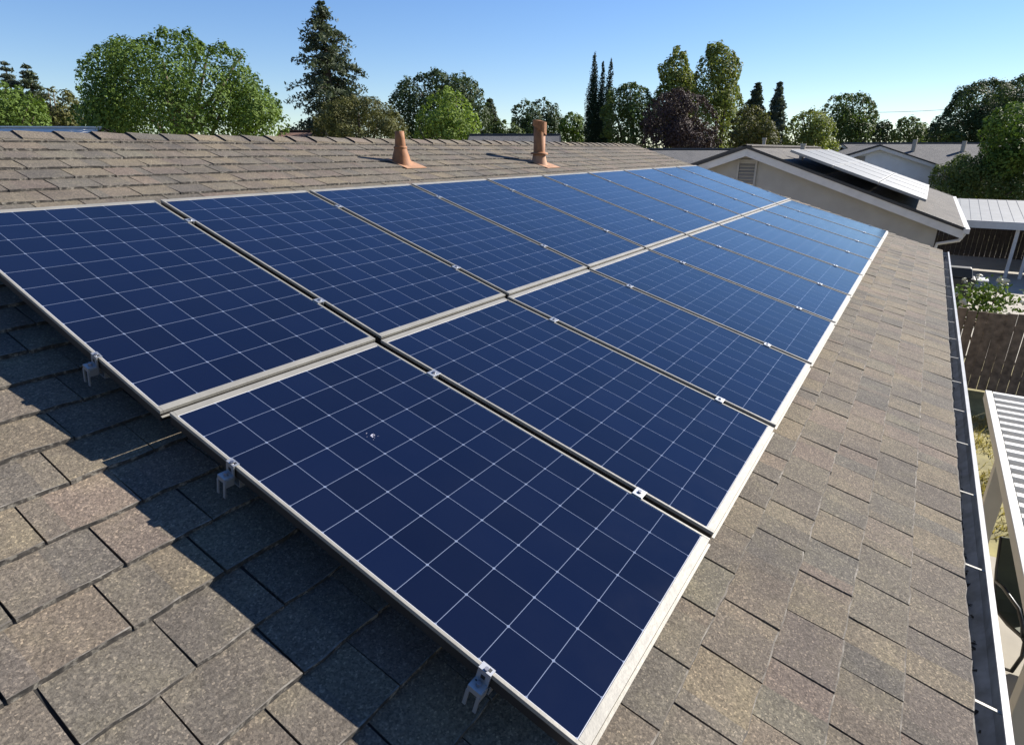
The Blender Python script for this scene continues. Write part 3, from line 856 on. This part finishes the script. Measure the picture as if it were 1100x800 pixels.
# --- left group
tree('leafy_tree', 24, [(80, 152), (82, 125), (92, 100), (84, 78), (96, 62), (113, 52), (126, 40), (146, 48), (160, 42), (168, 52), (172, 36), (190, 38), (202, 36), (212, 48), (220, 54), (236, 50), (246, 60), (258, 58), (266, 74), (276, 92), (290, 96), (296, 112), (306, 130), (304, 152)],
     L['bright'], 'biggest bright green broad-leaved tree, rising behind the roof ridge', nl=150, rmax=22, rmin=5, per=30, size=.115, trunk=.35)
tree('round_tree', 34, [(-60, 150), (-55, 105), (-30, 92), (0, 90), (25, 98), (45, 112), (52, 136), (50, 150)], L['bright'], 'light green round tree at the left edge, in front of the small cedars', nl=45, rmax=18, rmin=6, per=22, size=.18)
conifer('cedar_tree', 44, 14, 66, lambda t: 2 + 25 * t, L['bluegreen'], 'small dark cedar with a pointed top at the far left', tiers=16, per=8, seed=5)
conifer('cedar_tree', 44, 37, 69, lambda t: 2 + 27 * t, L['needle'], 'small dark cedar, second from the left edge, close to the big green tree', tiers=16, per=8, seed=6)
tree('olive_tree', 38, [(38, 150), (40, 112), (50, 98), (64, 96), (78, 104), (88, 120), (88, 150)], L['olive'], 'olive brown tree squeezed between the cedars and the big green tree', nl=40, rmax=11, rmin=4, per=22, size=.17)
# --- tall conifer
def redwood(t):
    pts = [(0, 2), (.06, 8), (.16, 16), (.25, 24), (.34, 22), (.42, 31), (.52, 32), (.62, 36), (.75, 40), (1, 42)]
    for (a, b_), (c, d) in zip(pts, pts[1:]):
        if a <= t <= c: return b_ + (d - b_) * (t - a) / (c - a)
    return 42
conifer('redwood_tree', 36, 351, 2, redwood, L['needle'], 'tallest dark pointed conifer, towering over the ridge left of the vent pipes', tiers=30, per=8, size=.105, seed=9, base_y=150, trunk=.35, droop=.18, leafn=12)
tree('olive_bush_tree', 26, [(335, 155), (338, 128), (348, 116), (362, 110), (380, 106), (400, 108), (416, 114), (428, 126), (436, 140), (440, 155)], L['olive'], 'wide brownish olive shrub tree at the foot of the tallest conifer', nl=70, rmax=12, rmin=4, per=34, size=.10, asp=.4)
# --- centre
tree('round_tree', 44, [(420, 152), (420, 112), (430, 92), (446, 84), (462, 80), (470, 77), (484, 84), (497, 82), (510, 92), (520, 104), (526, 126), (526, 152)], L['dark'], 'dark green round tree behind the light green one, left of centre', nl=80, rmax=16, rmin=5, per=20, size=.19)
tree('fresh_green_tree', 34, [(447, 155), (449, 128), (456, 116), (464, 106), (478, 97), (490, 100), (500, 108), (508, 122), (514, 136), (512, 155)], L['fresh'], 'fresh light green tree right in front of the dark round tree', nl=55, rmax=12, rmin=4, per=26, size=.15)
conifer('slim_conifer', 50, 526, 107, lambda t: 3 + 9 * t, L['needle'], 'slim little conifer right of the dark round tree', tiers=14, per=7, seed=12, size=.16)
tree('round_tree', 60, [(550, 155), (553, 118), (562, 110), (575, 112), (584, 108), (598, 118), (606, 132), (606, 155)], L['dark'], 'dark tree directly behind the taller vent pipe', nl=45, rmax=12, rmin=4, per=12, size=.24)
tree('shrub_tree', 46, [(528, 156), (530, 138), (540, 130), (552, 134), (562, 142), (562, 156)], L['mid'], 'low green tree left of the taller vent pipe', nl=26, rmax=9, rmin=4, per=16, size=.2)
tree('shrub_tree', 48, [(600, 158), (602, 132), (612, 122), (622, 126), (630, 138), (630, 158)], L['bright'], 'low bright green tree just left of the three cypresses', nl=26, rmax=9, rmin=4, per=16, size=.2)
# --- cypresses
def cyp(px, top, hw, label, seed):
    D = 46; rd = random.Random(seed); m = D / FPX * 1.06
    foot = at(px, 161, D); org = Vector((foot.x, foot.y, GROUND))
    e = empty('cypress_tree', org, label, 'tree', 'slim cypresses behind the roof')
    a, c = at(px, top, D), at(px, 165, D); lob = []
    for k in range(150):
        t = (k + rd.random()) / 150
        w_ = hw * m * min(1, .10 + 1.25 * t ** .75)
        p = a.lerp(c, t); p.x, p.y = org.x, org.y
        an = rd.uniform(0, 6.283); q = w_ * .55 * math.sqrt(rd.random())
        lob.append(((p.x + math.cos(an) * q, p.y + math.sin(an) * q, p.z), max(.05, w_ * .5), max(.2, w_ * 1.1)))
    leaf_obj('crown', leaves(lob, 700, .06, 300 + seed, .2, shell=.3, jitter=.7, asp=.45), L['cypress'], e, org)
    b = MB(); b.tube([(0, 0, 0), (0, 0, (a.z - GROUND) * .5), (0, 0, a.z - GROUND - .2)], [.16, .09, .015], 8); b.build('trunk', M['bark'], e, True)
cyp(634.5, 58, 9.5, 'tallest slim dark cypress, leftmost of the three', 1)
cyp(643.5, 68, 7.0, 'thinnest dark cypress, standing between two others', 2)
cyp(651.5, 65, 7.8, 'slim dark cypress next to the green bushy tree', 3)
tree('bushy_tree', 42, [(648, 158), (648, 118), (655, 100), (668, 94), (682, 92), (694, 98), (702, 108), (708, 130), (708, 158)], L['mid'], 'mid green bushy tree between the cypresses and the purple tree', nl=70, rmax=12, rmin=4, per=22, size=.17)
tree('plum_tree', 34, [(690, 162), (692, 130), (700, 112), (712, 103), (728, 98), (744, 102), (757, 108), (766, 122), (772, 142), (770, 162)], L['purple'], 'dark purple leaved plum tree behind the far end of the roof', nl=80, rmax=12, rmin=4, per=26, size=.115)
tree('tall_leafy_tree', 46, [(708, 158), (702, 110), (712, 90), (709, 74), (720, 66), (727, 54), (736, 60), (738, 76), (746, 84), (748, 110), (748, 158)], L['yellow'], 'tall green tree behind the purple tree, the narrower of two', nl=110, rmax=11, cov=6, rmin=3, per=18, size=.2)
tree('tall_leafy_tree', 44, [(742, 160), (742, 118), (748, 84), (754, 66), (762, 52), (776, 50), (788, 58), (795, 74), (790, 90), (796, 108), (800, 128), (796, 160)], L['yellow'], 'tallest yellow-green tree right of the purple tree', nl=85, rmax=11, rmin=4, per=20, size=.18)
conifer('dark_conifer', 56, 811, 90, lambda t: 1.5 + 21 * t, L['needle'], 'dark conifer right of the tallest yellow-green tree', tiers=26, per=9, seed=21, size=.13)
conifer('dark_conifer', 56, 834, 88, lambda t: 1 + 17 * t, L['bluegreen'], 'slender grey-green conifer, above the neighbouring roof vents', tiers=26, per=9, seed=22, size=.13)
tree('shrub_tree', 36, [(785, 162), (787, 132), (797, 118), (812, 116), (826, 126), (834, 142), (834, 162)], L['olive'], 'grey olive tree behind the peak of the stucco gable', nl=50, rmax=10, rmin=4, per=24, size=.14)
# --- right
tree('leafy_tree', 38, [(842, 164), (846, 134), (858, 126), (872, 120), (886, 124), (896, 136), (902, 164)], L['yellow'], 'light yellow-green tree behind the neighbouring pale panels', nl=60, rmax=11, rmin=4, per=24, size=.15)
tree('leafy_tree', 46, [(886, 160), (886, 118), (894, 106), (910, 104), (926, 102), (938, 112), (942, 124), (936, 140), (930, 160)], L['mid'], 'green tree behind the light yellow-green one, over the white house', nl=60, rmax=12, rmin=4, per=20, size=.18)
tree('round_tree', 75, [(934, 156), (938, 138), (946, 131), (956, 134), (964, 146), (964, 156)], L['dark'], 'small dark distant tree left of the other distant tree over the grey roof', nl=26, rmax=9, rmin=3, per=9, size=.3)
tree('round_tree', 70, [(958, 156), (960, 140), (968, 130), (978, 127), (988, 130), (998, 144), (998, 156)], L['mid'], 'blue-green distant tree in the gap left of the big dark tree', nl=34, rmax=9, rmin=3, per=10, size=.28)
tree('big_dark_tree', 48, [(1000, 158), (1000, 138), (1012, 126), (1024, 114), (1030, 100), (1046, 94), (1064, 88), (1078, 92), (1100, 84), (1130, 86), (1160, 110), (1165, 158)], L['dark'], 'large dark green tree at the right edge behind the grey roof', nl=150, rmax=18, rmin=5, per=18, size=.17, trunk=.4, cov=7)
tree('leafy_tree', 30, [(1056, 190), (1056, 140), (1066, 124), (1082, 116), (1100, 112), (1140, 116), (1160, 150), (1160, 195)], L['bright'], 'bright green tree at the right edge in front of the big dark tree', nl=80, rmax=16, rmin=5, per=26, size=.15)
tree('shrub_tree', 44, [(1012, 158), (1016, 146), (1024, 142), (1034, 144), (1040, 158)], L['yellow'], 'small yellow-green tree top peeping over the long dark grey roof', nl=20, rmax=6, rmin=3, per=16, size=.18)
tree('citrus_tree', 31, [(993, 222), (1000, 196), (1006, 182), (1020, 176), (1034, 168), (1046, 172), (1058, 160), (1074, 170), (1090, 166), (1120, 176), (1140, 226), (1060, 230)], L['mid'], 'glossy dark green citrus tree behind the flat patio roof', nl=90, rmax=14, rmin=5, per=34, size=.11, cat='tree')

# far wood closing the horizon
lob = []
rd = random.Random(77)
for _ in range(420):
    px = rd.uniform(-350, 1450); D = rd.uniform(80, 120)
    p = at(px, 161, D); hgt = rd.uniform(3.2, 6.6)
    p.z = GROUND + hgt * rd.uniform(.4, .8); rr = rd.uniform(1.6, 3.0)
    lob.append((tuple(p), rr, rr * .9))
tag(leaf_obj('distant_treeline', leaves(lob, 12, .42, 55), L['dark'], None, (0, 0, 0)), kind='stuff')

# ------------------------------------------------------------------ right-hand yard
# neighbour's flat patio roof on posts
e = empty('patio_cover', (26.0, -5, GROUND), 'flat pale grey patio roof on white posts beside the stucco house', 'patio cover')
O = Vector((-26.0, 5, -GROUND))
b = MB(); slab(b, [O + Vector(q) for q in ((26.0, -9.5, -1.54), (26.0, -2.72, -1.54), (30.5, -2.72, -1.08), (30.5, -9.5, -1.08))][::-1], .05)
for k in range(23):
    y = -9.4 + k * .3
    b.bar(O + Vector((26.02, y, -1.536)), O + Vector((30.5, y, -1.076)), .025, .012)
b.build('roof_sheet', M['metalroof'], e)
b = MB(); b.box(O + Vector((25.90, -9.5, -1.76)), O + Vector((25.98, -2.72, -1.51))); b.build('fascia', M['trim'], e)
for y in (-3.0, -4.75, -5.15, -6.6, -8.5):
    if y == -3.0: continue
    b = MB(); b.box(O + Vector((26.1, y - .05, GROUND)), O + Vector((26.2, y + .05, -1.61))); b.build('post', M['trim'], e)
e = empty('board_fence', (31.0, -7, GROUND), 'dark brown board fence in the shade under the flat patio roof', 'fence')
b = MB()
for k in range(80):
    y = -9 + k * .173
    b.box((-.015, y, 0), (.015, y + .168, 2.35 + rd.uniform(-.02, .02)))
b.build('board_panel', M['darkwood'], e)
# dark grill standing by the house corner
e = empty('barbecue_grill', (20.2, -3.0, GROUND + .04), 'dark covered barbecue grill at the corner below the stucco house', 'grill')
b = MB(); b.hexa([(-.28, -.45, .0), (.28, -.45, .0), (.28, .45, 0), (-.28, .45, 0), (-.32, -.5, .85), (.32, -.5, .85), (.32, .5, .85), (-.32, .5, .85)])
b.build('cover', M['dark_plastic'], e, bevel=.04)
b = MB(); b.hexa([(-.30, -.42, .86), (.30, -.42, .86), (.30, .42, .86), (-.30, .42, .86), (-.16, -.36, 1.12), (.16, -.36, 1.12), (.16, .36, 1.12), (-.16, .36, 1.12)])
b.build('lid', M['dark_plastic'], e, bevel=.04)
b = MB(); b.box((-.25, -.78, .80), (.25, -.52, .84)); b.build('side_shelf', M['grey_plastic'], e)
# flowering shrub behind the fence
c0 = Vector((14.2, -3.35, -2.0)); lob = []
for _ in range(46):
    d = Vector((rd.gauss(0, 1), rd.gauss(0, 1), rd.gauss(0, 1))).normalized() * rd.random() ** .4
    lob.append(((c0.x + d.x * .55, c0.y + d.y * .62, c0.z + d.z * .45 - .1), rd.uniform(.12, .22), rd.uniform(.12, .2)))
org = Vector((c0.x, c0.y, GROUND))
e = empty('flowering_shrub', org, 'green shrub dotted with pale flowers, leaning over the wooden fence', 'shrub')
leaf_obj('foliage', leaves(lob, 900, .045, 91), L['bright'], e, org)
lob2 = []
for _ in range(15):
    d = Vector((rd.gauss(0, 1) - .4, rd.gauss(0, 1), rd.gauss(0, 1) + .6)).normalized()
    lob2.append(((c0.x + d.x * .68, c0.y + d.y * .74, c0.z + d.z * .55 - .1), .055, .045))
V = leaves(lob2, 9000, .028, 92)
leaf_obj('flowers', V, plain('cream_petals', (.5, .49, .38), .6), e, org)
b = MB()
for _ in range(7):
    q = Vector(rd.choice(lob)[0]) - org; b.tube([(rd.uniform(-.1, .1), rd.uniform(-.1, .1), 0), (q.x * .4, q.y * .4, q.z * .55), tuple(q)], [.025, .018, .006], 6)
b.build('stem', M['bark'], e)

# wooden picket fence between the yards
FX = 12.75
e = empty('wooden_fence', (FX, -6, GROUND), 'weathered dark wooden fence with light showing between its boards', 'fence')
b = MB(); y = 4.1; rr = random.Random(5)
while y > -6.5:
    wd = rr.uniform(.132, .145); tz = 1.50 + rr.uniform(-.03, .03); x = rr.uniform(-.006, .006); lean = rr.uniform(-.008, .008)
    b.hexa([(x - .009, y - wd, .03), (x + .009, y - wd, .03), (x + .009, y, .03), (x - .009, y, .03),
            (x - .009, y - wd + lean, tz), (x + .009, y - wd + lean, tz), (x + .009, y + lean, tz), (x - .009, y + lean, tz)])
    y -= wd + rr.uniform(.003, .010)
b.build('board_panel', M['wood'], e)
for z in (.3, 1.2):
    b = MB(); b.box((.012, -6.5, z), (.05, 4.1, z + .09)); b.build('rail', M['wood'], e)
for yy in (3.6, 1.2, -1.2, -3.6):
    b = MB(); b.box((.052, yy - .045, 0), (.142, yy + .045, 1.4)); b.build('post', M['wood'], e)

# white slatted patio cover below our eave
PZ = -1.25
e = empty('pergola', (4.4, -4.2, GROUND), 'white slatted pergola roof beside the gutter, above the patio', 'pergola')
O = Vector((-4.4, 4.2, -GROUND)); PX0, PX1, PY0, PY1 = .4, 5.83, -6.4, -2.66
for y in (PY1 - .03, PY0 + .03):
    b = MB(); b.box(O + Vector((PX0, y - .024, PZ - .085)), O + Vector((PX1, y + .024, PZ))); b.build('beam', M['white'], e, bevel=.004)
b = MB(); b.box(O + Vector((PX1 - .05, PY0 + .061, PZ - .085)), O + Vector((PX1, PY1 - .061, PZ - .004))); b.build('beam', M['white'], e)
x = PX1 - .17
while x > PX0:
    b = MB(); b.box(O + Vector((x - .052, PY0 + .061, PZ - .075)), O + Vector((x, PY1 - .061, PZ - .006))); b.build('slat', M['white'], e); x -= .142
b = MB(); b.box(O + Vector((PX0, PY0 + .061, PZ - .10)), O + Vector((PX1 - .051, PY1 - .061, PZ - .082))); b.build('pan', M['pan'], e)
for (x, y) in ((4.42, PY1 - .06), (2.32, PY1 - .06), (4.42, PY0 + .06), (2.32, PY0 + .06)):
    b = MB(); b.box(O + Vector((x - .05, y - .05, GROUND)), O + Vector((x + .05, y + .05, PZ - .086))); b.build('post', M['white'], e, bevel=.004)

# dark sling rocking chair on the patio
e = empty('patio_chair', (5.22, -3.40, GROUND + .05), 'dark green sling chair with curved black legs on the patio', 'chair', rz=R_(200))
b = MB(); W = .27
prof = [(.34, .40), (.30, .41), (.10, .36), (-.06, .35), (-.16, .42), (-.26, .66), (-.34, .95)]
for a, c in zip(prof, prof[1:]):
    b.face([(a[0], -W, a[1]), (c[0], -W, c[1]), (c[0], W, c[1]), (a[0], W, a[1])])
o = b.build('sling', M['chair'], e); sm = o.modifiers.new('thick', 'SOLIDIFY'); sm.thickness = .02
for sy in (-W, W):
    b = MB(); b.tube([(q[0], sy, q[1]) for q in prof], .016, 8); b.build('side_frame', M['chairframe'], e, True)
    b = MB(); b.tube([(.34, sy, .40), (.40, sy * 1.08, .30), (.36, sy * 1.1, .10), (.24, sy * 1.1, .015), (-.28, sy * 1.1, .015), (-.36, sy * 1.1, .05)], .015, 8); b.build('leg', M['chairframe'], e, True)
    b = MB(); b.tube([(-.22, sy, .56), (-.05, sy * 1.12, .62), (.20, sy * 1.12, .61), (.30, sy * 1.1, .52), (.30, sy, .41)], .016, 8); b.build('armrest', M['chairframe'], e, True)

# dry grass tufts on the lawn strip
g = np.random.default_rng(4); n = 16000
p = np.stack([g.uniform(6.8, 11.3, n), g.uniform(-6.0, -2.2, n), np.full(n, GROUND + .004)], 1)
keep = np.sin(p[:, 0] * 5.1 + np.sin(p[:, 1] * 7)) + np.sin(p[:, 1] * 6.3 + p[:, 0] * 2.7) + g.normal(size=n) * .8 > -.2
p = p[keep]; n = len(p)
a = g.uniform(0, 6.283, n); hgt = g.uniform(.03, .10, n)
d = np.stack([np.cos(a), np.sin(a), np.zeros(n)], 1); ln = g.normal(size=(n, 3)) * .04; ln[:, 2] = hgt
wv = d * g.uniform(.004, .012, n)[:, None]
V = np.stack([p - wv, p + wv, p + ln + wv * .3, p + ln - wv * .3], 1).reshape(-1, 3)
tag(leaf_obj('dry_grass', V, L['blade'], None, (0, 0, 0)), kind='stuff')

# overhead cable far off on the right
a, c = at(925, 121, 60), at(1060, 114, 66)
b = MB(); pts = []
for k in range(13):
    t = k / 12; q = a.lerp(c, t); q.z -= .5 * 4 * t * (1 - t) * .3; pts.append(q)
b.tube(pts, .02, 5); o = b.build('power_line', M['wire']); tag(o, 'thin overhead power line crossing the sky left of the big dark tree', 'cable')
